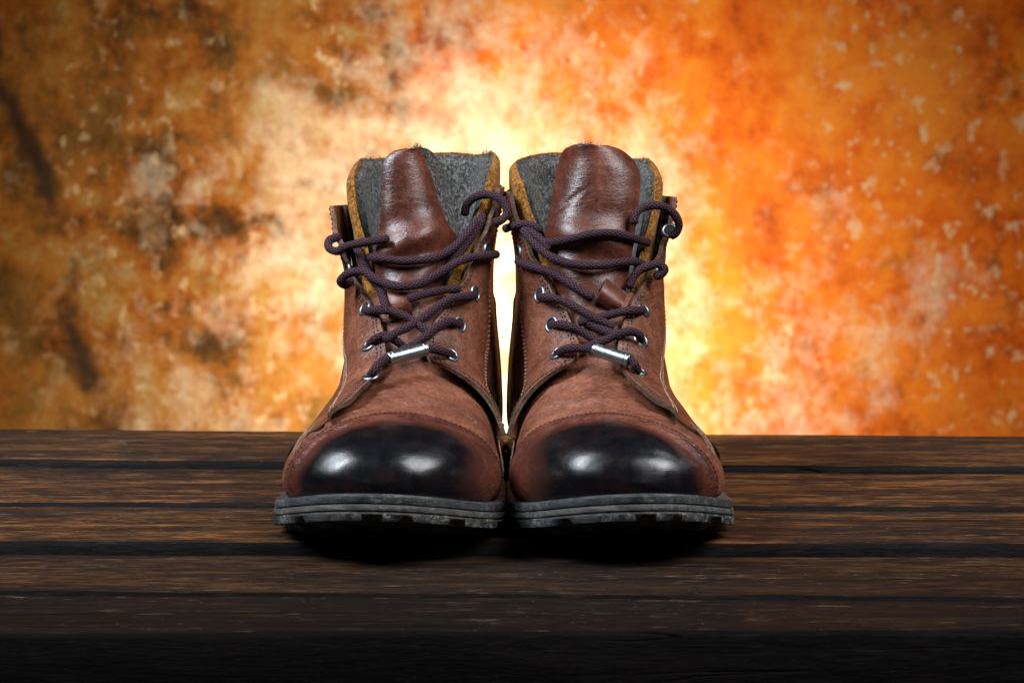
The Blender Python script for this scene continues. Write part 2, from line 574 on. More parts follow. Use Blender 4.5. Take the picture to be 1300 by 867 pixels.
# ------------------------------------------------------------------ the setting
m, nt, b = mat('rusty_wall_paint'); g = N(nt)
v = g.coord()
sx = g.n('ShaderNodeSeparateXYZ'); g.l(v, sx.inputs[0])
X = sx.outputs[0]
n_big = g.noise(v, 3.4, 5, 0.65, 0.1)
n_mid = g.noise(v, 17, 8, 0.74, 0.0)
n_fine = g.noise(v, 60, 5, 0.7, 0.0)
# the left of the wall is brown, weathered and blotchy, the right fresh orange
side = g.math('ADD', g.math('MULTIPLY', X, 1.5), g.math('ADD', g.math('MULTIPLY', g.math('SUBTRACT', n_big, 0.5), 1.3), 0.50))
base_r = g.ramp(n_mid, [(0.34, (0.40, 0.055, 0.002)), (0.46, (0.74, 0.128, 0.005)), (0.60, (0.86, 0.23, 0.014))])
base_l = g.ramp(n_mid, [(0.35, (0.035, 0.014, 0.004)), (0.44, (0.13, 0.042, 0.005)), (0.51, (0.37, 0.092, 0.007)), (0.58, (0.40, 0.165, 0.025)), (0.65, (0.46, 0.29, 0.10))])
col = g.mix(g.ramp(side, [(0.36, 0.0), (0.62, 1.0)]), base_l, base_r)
# golden wash showing through in cloudy areas
gold = g.noise(g.coord((1, 1, 0.7), loc=(5, 2, 1)), 5.5, 8, 0.76, 0.0)
gsel = g.ramp(side, [(0.30, 0.45), (0.52, 0.80), (0.75, 0.28)])
col = g.mix(g.math('MULTIPLY', g.ramp(gold, [(0.45, 0.0), (0.58, 0.80)]), gsel), col, (0.62, 0.27, 0.045))
# pale lamp glow painted in broken patches over the middle of the wall
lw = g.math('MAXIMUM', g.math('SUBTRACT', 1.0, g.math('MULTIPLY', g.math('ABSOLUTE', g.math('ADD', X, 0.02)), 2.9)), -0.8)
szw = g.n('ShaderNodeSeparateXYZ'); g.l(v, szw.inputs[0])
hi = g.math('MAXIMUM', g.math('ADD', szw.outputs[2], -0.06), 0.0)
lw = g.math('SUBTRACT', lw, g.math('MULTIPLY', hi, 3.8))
glow_noise = g.math('ADD', g.math('MULTIPLY', g.noise(g.coord((1, 1, 0.8), loc=(2, 7, 4)), 6, 9, 0.76, 0.0), 0.6), g.math('MULTIPLY', g.noise(v, 30, 6, 0.75, 0.0), 0.4))
col = g.mix(g.ramp(g.math('ADD', glow_noise, g.math('MULTIPLY', lw, 0.12)), [(0.51, 0.0), (0.67, 0.85)]), col, (0.82, 0.62, 0.38))
# cream flecks and peeled patches
fl_m = g.noise(g.coord((1.6, 1, 0.55)), 5, 4, 0.65, 0.2)
flk = g.noise(g.coord((1, 1, 0.8)), 62, 4, 0.6, 0.0)
fleck = g.math('MULTIPLY', g.ramp(flk, [(0.575, 0.0), (0.615, 0.9)]), g.ramp(fl_m, [(0.45, 0.0), (0.58, 0.8)]))
col = g.mix(fleck, col, (0.80, 0.52, 0.24))
pn = g.math('ADD', g.math('MULTIPLY', g.noise(v, 8, 8, 0.72, 0.0), 0.65), g.math('MULTIPLY', g.noise(v, 38, 5, 0.7, 0.0), 0.35))
col = g.mix(g.ramp(pn, [(0.55, 0.0), (0.63, 0.55)]), col, (0.74, 0.46, 0.20))
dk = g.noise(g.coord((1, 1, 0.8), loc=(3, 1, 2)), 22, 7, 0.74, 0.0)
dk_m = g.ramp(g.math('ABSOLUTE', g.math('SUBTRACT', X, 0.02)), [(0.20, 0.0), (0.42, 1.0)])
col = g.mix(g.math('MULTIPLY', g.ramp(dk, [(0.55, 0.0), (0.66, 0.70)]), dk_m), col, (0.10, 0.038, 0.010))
# a long dark vertical crack stained into the plaster on the left
sz = g.n('ShaderNodeSeparateXYZ'); g.l(v, sz.inputs[0])
bend = g.math('MULTIPLY', g.math('SUBTRACT', g.noise(g.coord((1, 1, 1)), 7, 3, 0.6, 0.0), 0.5), 0.11)
line = g.math('ABSOLUTE', g.math('ADD', g.math('ADD', X, 0.443), g.math('ADD', bend, g.math('MULTIPLY', sz.outputs[2], 0.29))))
lm = g.math('MULTIPLY', g.ramp(line, [(0.004, 1.0), (0.020, 0.0)]), g.ramp(g.noise(v, 11, 5, 0.65), [(0.40, 0.0), (0.52, 0.9)]))
col = g.mix(lm, col, (0.045, 0.026, 0.012))
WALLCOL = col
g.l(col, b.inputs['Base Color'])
b.inputs['Roughness'].default_value = 0.7
b.inputs['Specular IOR Level'].default_value = 0.12
g.l(g.bump(n_mid, 0.25, 0.004), b.inputs['Normal'])
M['wall'] = m

def box(name, x0, x1, y0, y1, z0, z1, mt, parent=None, kind=None, label=None, bev=0.0, seg=2):
    bm = bmesh.new()
    bmesh.ops.create_cube(bm, size=1)
    bmesh.ops.scale(bm, vec=(x1 - x0, y1 - y0, z1 - z0), verts=bm.verts)
    bmesh.ops.translate(bm, vec=((x0 + x1) / 2, (y0 + y1) / 2, (z0 + z1) / 2), verts=bm.verts)
    if bev:
        bmesh.ops.bevel(bm, geom=list(bm.edges), offset=bev, segments=seg, affect='EDGES', profile=0.5)
    me = bpy.data.meshes.new(name); bm.to_mesh(me); bm.free()
    me.materials.append(M[mt])
    return link(name, me, parent, label, kind)

WALL_Y = 1.50
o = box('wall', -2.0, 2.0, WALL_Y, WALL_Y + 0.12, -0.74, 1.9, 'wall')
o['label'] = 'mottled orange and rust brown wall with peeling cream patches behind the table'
o['category'] = 'wall'

m, nt, b = mat('dark_floor'); g = N(nt)
g.l(g.ramp(g.noise(g.coord(), 6, 5), [(0.3, (0.012, 0.011, 0.011)), (0.7, (0.03, 0.027, 0.025))]), b.inputs['Base Color'])
b.inputs['Roughness'].default_value = 0.8
M['floor'] = m
box('floor', -3, 3, -3, WALL_Y, -0.80, -0.74, 'floor', kind='structure')

# table of dark stained planks
def wood(name, seed, c0, c1, c2, spec=0.13):
    m, nt, b = mat(name); g = N(nt)
    L_ = (seed * 1.7, seed * 0.37, seed * 0.9)
    v = g.coord((2.2, 17, 17), loc=L_)
    gr = g.noise(v, 3.2, 8, 0.68, 0.9)
    fine = g.noise(g.coord((60, 360, 360), loc=L_), 1.0, 6, 0.82, 0.1)
    blot = g.noise(g.coord((1.2, 6, 6), loc=L_), 2.6, 4, 0.6, 0.5)
    f = g.math('ADD', g.math('MULTIPLY', gr, 0.42), g.math('MULTIPLY', fine, 0.58))
    col = g.ramp(f, [(0.42, c0), (0.50, c1), (0.60, c2)])
    col = g.mix(g.ramp(blot, [(0.42, 0.0), (0.62, 0.75)]), col, (0.012, 0.009, 0.008))
    # sharp pale scratches and dust in the pores
    scr = g.noise(g.coord((45, 480, 480), loc=L_), 1.1, 3, 0.7)
    sel = g.noise(g.coord((2, 5, 5), loc=L_), 9, 3, 0.6)
    k = g.math('MULTIPLY', g.ramp(scr, [(0.60, 0.0), (0.68, 1.0)]), g.ramp(sel, [(0.42, 0.0), (0.60, 0.8)]))
    col = g.mix(k, col, (0.26, 0.15, 0.08) if spec > 0.07 else (0.03, 0.022, 0.018))
    dots = g.noise(g.coord(loc=L_), 420, 2, 0.5)
    col = g.mix(g.ramp(dots, [(0.70, 0.0), (0.75, 0.28 if spec > 0.07 else 0.03)]), col, (0.38, 0.32, 0.26))
    # long open cracks
    cr = g.noise(g.coord((0.9, 30, 30), loc=L_), 2.2, 3, 0.5, 0.3)
    crk = g.math('MINIMUM', g.math('MULTIPLY', g.math('ABSOLUTE', g.math('SUBTRACT', cr, 0.5)), 60), 1.0)
    csel = g.ramp(g.noise(g.coord((1, 3, 3), loc=L_), 3.1, 2), [(0.52, 0.0), (0.60, 1.0)])
    crm = g.math('SUBTRACT', 1.0, g.math('MULTIPLY', csel, g.math('SUBTRACT', 1.0, crk)))
    col = g.mix(crm, (0.004, 0.003, 0.003), col)
    g.l(col, b.inputs['Base Color'])
    g.l(g.ramp(f, [(0.3, 0.62), (0.7, 0.42)]), b.inputs['Roughness'])
    b.inputs['Specular IOR Level'].default_value = spec
    nb = g.bump(fine, 0.8, 0.0016)
    nb = g.bump(gr, 0.4, 0.003, nb)
    nb = g.bump(crm, 0.8, 0.002, nb)
    g.l(nb, b.inputs['Normal'])
    return m
for i in range(5):
    M['wood%d' % i] = wood('dark_stained_wood', i * 3.3 + 1,
        (0.010, 0.006, 0.005), [(0.042, 0.018, 0.007), (0.034, 0.015, 0.007), (0.046, 0.020, 0.008), (0.032, 0.015, 0.007), (0.014, 0.009, 0.006)][i],
        [(0.24, 0.092, 0.026), (0.22, 0.085, 0.026), (0.30, 0.112, 0.030), (0.14, 0.062, 0.024), (0.032, 0.019, 0.012)][i])  # front plank darkest: the fall-off of light is put into its colour

M['woodedge'] = wood('stained_and_shaded_plank_edge', 9.1, (0.004, 0.003, 0.003), (0.006, 0.005, 0.005), (0.016, 0.012, 0.011), spec=0.06)  # dark edge stain, blackened further to paint in shade at gaps and front face

def ground(px, py, z):
    d = ray(px, py)
    return CAM + d * ((z - CAM.z) / d.z)

table = bpy.data.objects.new('plank_table', None); C.objects.link(table)
table.location = (0, 0, -0.03)
table['label'] = 'dark brown stained plank table that both boots stand on'
table['category'] = 'table'
ROWS = [  # z, rows of back edge (left, right), rows of front edge (left, right)
    (0.003, 543, 553, 582.5, 594),
    (0.000, 592, 601, 637.5, 644),
    (0.000, 641.5, 647.5, 688, 690),
    (-0.0065, 703, 705, 749.5, 759),
    (-0.008, 753, 762, 804, 800)]
for i, (z, bl, br_, fl_, fr) in enumerate(ROWS):
    XE = 0.95
    def edge(rl, rr):
        a_, b_ = ground(0, rl, z), ground(1300, rr, z)
        k = (b_.y - a_.y) / (b_.x - a_.x)
        return a_.y + k * (-XE - a_.x), a_.y + k * (XE - a_.x)
    yb0, yb1 = edge(bl, br_); yf0, yf1 = edge(fl_, fr)
    nx, th, rb = 190, 0.030, 0.0030
    sec = [(0, -th), (0, -rb), (0.25, -rb * 0.35), (1, -rb * 0.02), (0.0, 0)]
    V, Fc = [], []
    for k in range(nx + 1):
        t = k / nx
        x = -XE + 2 * XE * t
        wob = 0.0022 * (max(0.0, math.sin(x * 17 + i * 4) * math.sin(x * 41 + i)) ** 2) + 0.0010 * math.sin(x * 9 + i * 2) + 0.0007 * math.sin(x * 31 + i) + 0.0004 * math.sin(x * 97 + i * 3)
        wob2 = 0.0010 * math.sin(x * 7 + i * 5) + 0.0006 * math.sin(x * 43 + i * 1.7)
        yf = yf0 * (1 - t) + yf1 * t + wob; yb = yb0 * (1 - t) + yb1 * t + wob2
        c_ = 0.00045 * math.sin(x * 5 + i * 1.3)
        pr = [(yf + 0.001, z - th), (yf, z - rb), (yf + 0.0009, z - rb * 0.45), (yf + 0.0026, z - rb * 0.12), (yf + rb * 1.5, z),
              (yf * 0.75 + yb * 0.25, z + c_), (yf * 0.5 + yb * 0.5, z - c_), (yf * 0.25 + yb * 0.75, z + c_ * 0.5),
              (yb - rb * 1.5, z), (yb - 0.0026, z - rb * 0.12), (yb - 0.0009, z - rb * 0.45), (yb, z - rb), (yb - 0.001, z - th)]
        V += [(x, y_, z_ + 0.03) for y_, z_ in pr]
    q = 13; mi = []
    for k in range(nx):
        for j in range(q):
            a_ = k * q + j; b_ = k * q + (j + 1) % q
            Fc.append((a_, a_ + q, b_ + q, b_)); mi.append(1 if j in (0, 1, 2, 9, 10, 11, 12) else 0)
    mi += [1, 1]
    Fc.append(tuple(range(q))); Fc.append(tuple(reversed(range(nx * q, nx * q + q))))
    me = mesh('plank', V, Fc, ['wood%d' % i, 'woodedge'], mi); fix_normals(me); sharp(me, 60)
    link('plank', me, table)
for x in (-0.8, 0.8):
    box('cross_rail', x - 0.03, x + 0.03, -0.30, 0.28, -0.045, -0.0088, 'wood4', table, bev=0.003)
    for y in (-0.27, 0.25):
        box('leg', x - 0.03, x + 0.03, y - 0.03, y + 0.03, -0.71, -0.0453, 'wood4', table, bev=0.003)

# ------------------------------------------------------------------ boots
BOOTS = {}
BOOTS['left'] = dict(
    side=1, x=-0.0606, yaw=-5.2,
    label='brown leather lace-up boot on the left, its tongue slumped sideways showing grey felt',
    # (s, v) of eyestay edges: A = edge at the lacing, B = outer seam, both from the tip upwards
    A={-1: [(6.3, -.165), (7.9, -.112), (9.3, -.077), (10.5, -.056), (12.5, -.056), (14.6, -.072), (17.2, -.106), (19.2, -.165), (21.5, -.245), (24, -.32), (26.2, -.37), (27.6, -.395)],
       1: [(10.0, .42), (10.3, .33), (10.6, .25), (10.9, .165), (11.7, .10), (13.1, .080), (14.6, .080), (17.8, .128), (19.5, .161), (21.3, .217), (24.6, .305), (27, .37), (28.9, .41)]},
    B={-1: [(6.3, -.168), (7.8, -.185), (9.6, -.20), (12.3, -.24), (17.5, -.34), (21.5, -.43), (25, -.47), (27.6, -.50)],
       1: [(10.0, .423), (11.3, .425), (12.6, .40), (13.8, .375), (16.2, .355), (18.6, .36), (20.5, .385), (24.6, .44), (28.9, .50)]},
    cap=[(-1, 5.6), (-.44, 5.5), (-.31, 5.35), (-.17, 5.9), (-.067, 6.4), (.033, 6.9), (.128, 7.25), (.233, 7.5), (.339, 7.8), (.46, 8.1), (1, 8.6)],
    flare={-1: 0.0065, 1: 0.001},
    tongue=[(482, 510, 537, .056), (440, 500, 545, .066), (400, 486, 556, .076), (360, 478, 566, .083), (325, 476, 577, .088), (300, 480, 581, .091),
            (270, 484, 574, .095), (240, 485, 565, .099), (215, 486, 555, .103), (200, 490, 546, .106), (192, 500, 538, .108), (188.5, 514, 530, .109)],
    tongue_off=0.55, curl=(0.012, -0.35),
    tab=[(490, 366), (518, 364), (524, 400), (494, 405)],
    eyelets={-1: [(442, 343, 1), (463.5, 392, 0), (469, 438, 0), (470.5, 478, 0)], 1: [(618, 318, 0), (603, 373, 0), (583.5, 412.5, 0), (573, 450.5, 0)]},
    sleeve=((492, 456), (541, 443)),
    laces=[
        # px, py, layer(mm towards the camera); first/last flagged in/out by 'i'
        ([(574, 451), (562, 446), (548, 443), (536, 444), (516, 449.5), (493, 455), (484, 460), (476, 469), (470, 479)], 1.0, 'ii'),
        ([(584, 413), (572, 408), (558, 413), (540, 427), (520, 441), (505, 448), (494, 452)], 0.6, 'i.'),
        ([(469, 438), (476, 430), (488, 426), (500, 431), (514, 441), (526, 447)], 0.0, 'i.'),
        ([(604, 374), (592, 376), (574, 379), (556, 389), (538, 403), (518, 415), (500, 424), (488, 432)], 3.4, 'i.'),
        ([(463, 395), (474, 394), (490, 394), (506, 398), (520, 405), (536, 416), (546, 423)], 0.6, 'i.'),
        ([(447, 355), (438, 362), (432, 358), (438, 350), (450, 345), (462, 345), (474, 353), (490, 360), (510, 364), (530, 361), (552, 350), (570, 339), (590, 329), (612, 325), (632, 323)], 2.5, '..'),
        ([(468, 326), (484, 328), (505, 331), (528, 331), (552, 327), (572, 317), (588, 302), (598, 290), (606, 280)], 1.6, '..'),
        ([(556, 352), (572, 336), (586, 318), (600, 298), (609, 284), (613, 272)], 0.4, '..'),
        ([(493, 303), (474, 306), (456, 309), (440, 313), (426, 319), (417, 314), (418, 306), (426, 302), (432, 301)], 2.2, '..'),
        ([(452, 312), (458, 326), (464, 341), (474, 356), (484, 370), (488, 386), (492, 398)], 1.2, '..'),
        ([(584, 366), (566, 368), (548, 371), (530, 376), (518, 380)], 0.0, '..'),
        ([(590, 274), (592, 262), (601, 252), (615, 247), (630, 250), (641, 260), (643, 272), (634, 281), (626, 283)], 3.5, '..'),
    ])
BOOTS['right'] = dict(
    side=-1, x=0.0536, yaw=5.6,
    label='brown leather lace-up boot on the right, its broad tongue standing upright',
    A={-1: [(10.0, -.42), (10.3, -.32), (10.6, -.25), (11.0, -.18), (11.9, -.118), (13.1, -.096), (14.9, -.106), (17.5, -.122), (19.9, -.178), (22.1, -.239), (23.9, -.30), (26.5, -.37), (28.6, -.40)],
       1: [(6.2, .155), (7.9, .096), (9.5, .045), (10.6, .033), (12.8, .036), (14.9, .055), (17.0, .082), (19.2, .128), (21.8, .211), (24.2, .29), (26.4, .35), (28.2, .39)]},
    B={-1: [(10.0, -.423), (11.5, -.425), (12.8, -.39), (15.4, -.35), (17.9, -.34), (20.1, -.37), (24.6, -.44), (28.6, -.50)],
       1: [(6.2, .158), (7.6, .175), (8.9, .185), (10.5, .205), (14.1, .265), (16.9, .315), (21.5, .43), (25, .47), (28.2, .50)]},
    cap=[(-1, 8.9), (-.46, 8.7), (-.367, 8.4), (-.239, 8.1), (-.133, 7.5), (-.044, 6.9), (.044, 6.0), (.161, 5.2), (.328, 4.7), (.444, 4.8), (1, 5.0)],
    flare={-1: 0.002, 1: 0.0045},
    tongue=[(482, 748, 780, .056), (440, 738, 786, .066), (400, 722, 790, .076), (360, 703, 796, .083), (325, 694, 802, .088), (300, 692, 806, .091),
            (270, 697, 809, .095), (240, 703, 813, .099), (215, 707, 811, .103), (200, 711, 801, .106), (190, 717, 788, .108), (184.5, 728, 772, .109)],
    tongue_off=0.5, curl=(0.010, 0.1),
    tab=[(770, 354), (796, 376), (786, 396), (757, 383)],
    eyelets={-1: [(659, 322, 0), (685.5, 374, 0), (700.5, 412, 0), (708, 448, 0)], 1: [(850, 293, 1), (836, 344, 0), (817, 393, 0), (814, 432, 0), (811, 471, 0)]},
    sleeve=((754, 443), (800, 458)),
    laces=[
        ([(706, 450), (716, 444), (732, 442), (748, 443), (777, 450), (800, 457), (806, 463), (810, 473)], 1.0, 'ii'),
        ([(699, 413), (712, 412), (728, 416), (742, 423), (754, 431), (768, 438)], 0.4, 'i.'),
        ([(814, 433), (812, 426), (803, 421), (788, 423), (770, 431), (752, 438), (742, 443)], 2.0, 'i.'),
        ([(684, 377), (698, 378), (716, 383), (732, 391), (748, 400), (764, 408), (780, 416)], 3.4, 'i.'),
        ([(818, 394), (806, 394), (790, 396), (770, 401), (750, 406), (734, 410)], 1.4, 'i.'),
        ([(656, 331), (668, 336), (684, 341), (702, 347), (720, 358), (738, 370), (754, 378)], 0.6, '..'),
        ([(664, 290), (670, 301), (682, 313), (698, 325), (718, 333), (740, 337), (764, 337), (788, 333), (806, 332), (818, 336)], 2.4, '..'),
        ([(690, 309), (708, 307), (728, 303), (748, 298), (768, 296), (788, 298), (806, 303), (824, 309)], 0.6, '..'),
        ([(798, 366), (803, 354), (811, 344), (824, 338), (838, 336), (844, 342), (838, 349), (830, 351)], 2.5, '..'),
        ([(805, 285), (806, 274), (816, 264), (830, 261), (846, 264), (858, 275), (862, 287), (857, 297), (850, 300)], 3.5, '..'),
        ([(640, 291), (652, 287), (666, 285), (680, 288), (688, 293)], 2.0, '..'),
        ([(662, 284), (676, 296), (690, 308), (700, 318)], 1.6, '..'),
        ([(744, 408), (760, 417), (774, 422), (790, 427)], 0.0, '..'),
    ])

def make_boot(key, cfg):
    global SIDE, WSC
    SIDE = cfg['side']; WSC = 1.0 if key == 'left' else 0.972
    root = bpy.data.objects.new('boot', None); C.objects.link(root)
    root.location = (cfg['x'], 0, 0)
    root.rotation_euler = (0, 0, R(cfg['yaw']))
    root['label'] = cfg['label']; root['category'] = 'boot'; root['group'] = 'pair of leather boots'
    MW = Matrix.Translation(root.location) @ Matrix.Rotation(R(cfg['yaw']), 4, 'Z')
    MI = MW.inverted()
    loc = lambda p: np.array(MI @ Vector(p))
    col_objs = []
    def part(name, me, parent=root, label=None, kind=None, collide=True):
        o = link(name, me, parent, label, kind)
        if collide:
            col_objs.append(o)
        return o

    capc = np.array(cfg['cap'])
    scap = lambda v: catmull(cfg['cap'], np.clip(np.ravel(v), -1, 1))[:, 0].reshape(np.shape(v))

    # vamp: the whole lower body of the boot
    s_ = np.linspace(2.5, 19.5, 120); v_ = np.linspace(-0.97, 0.97, 150)
    SS, VV = np.meshgrid(s_, v_, indexing='ij')
    d = SS - scap(VV)
    top = np.exp(-(VV / 0.45) ** 2)
    ph = 0.0 if key == 'left' else 1.9
    wr = 0.0012 * np.exp(-((d - 0.75) / 0.17) ** 2) - 0.0006 * np.exp(-((d - 0.42) / 0.16) ** 2)
    wr += 0.0015 * np.exp(-((d - 1.5 - 0.3 * np.sin(VV * 9 + ph)) / 0.20) ** 2) - 0.0015 * np.exp(-((d - 1.15 - 0.25 * np.sin(VV * 9 + ph)) / 0.13) ** 2) * sm(0.35, 0.0, VV * SIDE * (1 if key == 'left' else -1))
    wr += 0.0014 * np.exp(-((d - 2.3 - 0.5 * np.sin(VV * 7 + 2 * ph)) / 0.16) ** 2) * sm(-0.1, 0.2, VV * (1 if key == 'left' else -1))
    wr += 0.0005 * np.sin(SS * 2.1 + VV * 6) * np.exp(-((SS - 9.5) / 2.0) ** 2)
    P = F(SS, VV, wr * top)
    me = shell('vamp', P, F(SS, VV, -0.002), ['vamp', 'edge'])
    part('vamp', me)

    # toe cap with burnished polish
    t_ = np.linspace(0, 1, 72); v_ = np.linspace(-0.97, 0.97, 140)
    TT, VV = np.meshgrid(t_, v_, indexing='ij')
    SC = scap(VV)
    tt = 1 - (1 - TT) ** 1.3
    SS = 0.02 + (SC - 0.02) * tt
    dist = (SC - SS)
    off = 0.0014 * sm(0, 0.10, dist) + 0.0004 + 0.0007 * np.exp(-((dist - 0.62) / 0.20) ** 2) - 0.0006 * np.exp(-((dist - 0.30) / 0.10) ** 2) - 0.0004 * np.exp(-((dist - 1.0) / 0.16) ** 2)
    off = np.where(dist < 0.12, off, off + 0.00015 * np.sin(VV * 23 + SS * 1.7) * np.exp(-((SS - 4.5) / 2.5) ** 2))
    P = F(SS, VV, off); Q = F(SS, VV, 0.0 * off - 0.0003)
    P[0, :, 0] = 0; Q[0, :, 0] = 0
    xl = P[..., 0]
    bl = sm(0.7, 2.2, dist) * sm(0.062, 0.035, np.abs(xl))
    bl = bl * (0.86 + 0.14 * sm(0.034, 0.046, P[..., 2]))
    me = shell('toe_cap', P, Q, ['cap', 'edge'], attrs={'burnish': bl})
    cap = part('toe_cap', me, label='toe cap polished black at the front, fading to reddish brown')
    # the narrow end of the cap at the tip of the toe
    Pt = F(np.full(60, 0.16), np.linspace(-0.97, 0.97, 60), 0.0018)
    # side panels
    for sg in (-1, 1):
        A = [(16.0, sg * .97), (13.0, sg * .90), (10.8, sg * .72)]
        Bk = [(17.5, sg * .985), (17.8, sg * .99), (18.2, sg * .995)]
        low = cfg['B'][sg][0]
        outer = low[0] < 8
        A += [(9.0, sg * .50), (7.6, sg * .33), (6.8, sg * .20)] if outer else [(10.6, sg * .55)]
        Bk += [(18.6, sg * 1.0), (19.0, sg), (19.5, sg)] if outer else [(19.0, sg)]
        rest = [(s1, v1 * (0.96 if sg else 1)) for s1, v1 in cfg['B'][sg][1:]]
        A += rest
        nB = len(rest)
        Bk += [(20 + (cfg['B'][sg][-1][0] - 20) * (i + 1) / nB, sg) for i in range(nB)]
        me, _ = strip('quarter', A, Bk, 120, 60, 0.0016, -0.0002, ['leather', 'edge'],
                      flare=lambda t, u, sv, sg=sg: cfg['flare'][sg] * 0.5 * sm(22, 28, sv[..., 0]) * sm(0.85, 0.45, np.abs(sv[..., 1])))
        part('quarter', me)
    # heel counter
    s_ = np.linspace(15.2, 23.0, 50); v_ = np.linspace(0.60, 1.40, 70)
    SS, VV = np.meshgrid(s_, v_, indexing='ij')
    ed = np.minimum(sm(0, 0.05, VV - 0.60) * sm(0, 0.05, 1.40 - VV), sm(0, 0.5, 23.0 - SS))
    me = shell('heel_counter', F(SS, VV, 0.0018 + 0.0022 * ed), F(SS, VV, 0.0), ['dark', 'dark'])
    part('heel_counter', me)

    # padded collar: mustard suede outside and round its edges, grey felt inside
    nt_, nu = 60, 130
    t_ = np.linspace(0, 1, nt_); u_ = np.linspace(-1, 1, nu)
    TT, UU = np.meshgrid(t_, u_, indexing='ij')
    fr = [(15, .09), (18, .125), (20, .165), (22.5, .23), (25, .305), (27, .37), (29, .425), (30.6, .465), (32, .49)]
    a_ = np.abs(UU)
    stop = 30.9 - 1.5 * sm(0.80, 1.0, a_) + 0.25 * np.sin(UU * 5 + (1 if key == 'left' else 2.2))
    if key == 'left':
        stop = stop + np.where(UU < 0, 0.0, 0.9) * sm(0.3, 0.8, a_)
    SSc = 15 + (stop - 15) * TT
    vf = catmull(fr, SSc.ravel())[:, 0].reshape(SSc.shape)
    VVc = vf + (1 - vf) * (1 - a_)
    VVc = np.where(UU >= 0, VVc, 2 - VVc)                 # wraps round the heel
    eu = sm(0, 0.06, 1 - a_); et = sm(0, 0.05, 1 - TT)
    e_ = np.sqrt(np.clip(eu * et, 0, 1))
    pad = 0.0012 * np.sin(np.pi * np.clip((SSc - 26) / 5, 0, 1)) * eu
    Po = F(SSc, VVc, -0.0035 + 0.0034 * e_ + pad)
    Pi = F(SSc, VVc, -0.0040 - 0.0042 * e_)
    # felt lies on the inner half
    me = shell('collar', Po, F(SSc, VVc, -0.0036 - 0.0010 * e_), ['mustard'])
    part('collar', me, label='mustard suede collar binding')
    sh_ = np.where(UU >= 0, 1.0, -1.0) * (0.002 + 0.008 * sm(0.55, 1.0, TT))
    SSl = 15 + (stop - 0.25 - 15) * TT
    me = shell('lining', F(SSl, VVc + sh_, -0.0039 - 0.0004 * e_), F(SSl, VVc + sh_, -0.0042 - 0.0040 * e_), ['felt'])
    part('lining', me)
    FUZZ_EDGE = F(SSl[-1], VVc[-1], -0.0055)
    FUZZ_FRONT = [F(SSl[20:, 0], VVc[20:, 0] - .01, -0.006), F(SSl[20:, -1], VVc[20:, -1] + .01, -0.006)]

    # eyestays
    st = {'thread': Acc(), 'dark': Acc()}
    for sg in (-1, 1):
        fv = cfg['flare'][sg]
        def flare(t, u, sv, fv=fv):
            return fv * sm(18.5, 27, sv[..., 0]) * (1 - u * 0.7) + 0.0006 * np.sin(sv[..., 0] * 3.0) * (1 - u) * (1 - sm(26, 28, sv[..., 0]))
        def off(t, u, sv):
            return 0.0046 + 0.0026 * (1 - u) * sm(19, 13, sv[..., 0]) - 0.0010 * sm(0.8, 1.0, u) - 0.0002 * sm(0.06, 0.0, u)
        me, (a, b_, fl) = strip('eyestay', cfg['A'][sg], cfg['B'][sg], 130, 34, off, lambda t, u, sv: np.minimum(off(t, u, sv) - 0.0023, 0.0016 + 0.9 * (1 - u)), ['leather', 'edge'], flare)
        part('eyestay', me)
        # two rows of stitching along the lacing edge, two along the outer seam
        for u0, dst in ((0.0, 0.0022), (0.0, 0.0042), (1.0, 0.0014), (1.0, 0.0034)):
            A_ = F(a[:, 0], a[:, 1]); B_ = F(b_[:, 0], b_[:, 1])
            wdt = np.maximum(np.linalg.norm(A_ - B_, axis=1), 1e-5)
            uu = dst / wdt if u0 == 0 else 1 - dst / wdt
            ok = (wdt > 2.2 * dst + 0.002)
            sv = a * (1 - uu[:, None]) + b_ * uu[:, None]
            t_l = np.linspace(0, 1, len(a))
            sv3 = sv[:, None, :]
            o_ = off(t_l[:, None], uu[:, None], sv3)[:, 0] + flare(t_l[:, None], uu[:, None], sv3)[:, 0]
            pts = F(sv[:, 0], sv[:, 1], o_ + 0.00005); nn = Fn(sv[:, 0], sv[:, 1])
            kk = 'dark' if u0 == 0 else 'thread'
            if ok.sum() > 5:
                st[kk].add(*stitch_mesh('x', pts[ok], nn[ok], None, pitch=0.0028, length=0.0019, rad=0.00042))
    # stitching along the cap seam, and the vertical double rows below the eyestay tips
    v_l = np.linspace(-0.55, 0.55, 160)
    for dd in (0.16,):
        sc = scap(v_l) - dd
        st['dark'].add(*stitch_mesh('x', F(sc, v_l, 0.0019), Fn(sc, v_l), None, pitch=0.0026, rad=0.00022))
    for sg in (-1, 1):
        tip = cfg['B'][sg][0]
        for dv in (0.012, 0.035, 0.05):
            if tip[0] < 8:
                L1 = curve([(tip[0] + 1.6, tip[1] - sg * -0.06 + sg * dv), (tip[0] + 0.9, sg * (abs(tip[1]) + .07 + dv)), (tip[0] + 0.1, sg * (abs(tip[1]) + .10 + dv)), (tip[0] - 0.9, sg * (abs(tip[1]) + .15 + dv))], 30)
            else:
                L1 = curve([(tip[0] + 0.2, sg * (abs(tip[1]) + dv)), (tip[0] - 0.5, sg * (abs(tip[1]) + dv * 1.2)), (tip[0] - 1.2, sg * (abs(tip[1]) + .02 + dv * 1.3))], 30)
            st['thread'].add(*stitch_mesh('x', F(L1[:, 0], L1[:, 1], 0.0018), Fn(L1[:, 0], L1[:, 1]), None, pitch=0.0022))
    link('stitching', mesh('stitching', st['thread'].V, st['thread'].F, ['thread']), root, 'tan stitching', 'stuff')
    link('stitching', mesh('stitching', st['dark'].V, st['dark'].F, ['thread_dark']), root, 'dark stitching', 'stuff')

    # tongue
    rows = np.array(cfg['tongue'], float)
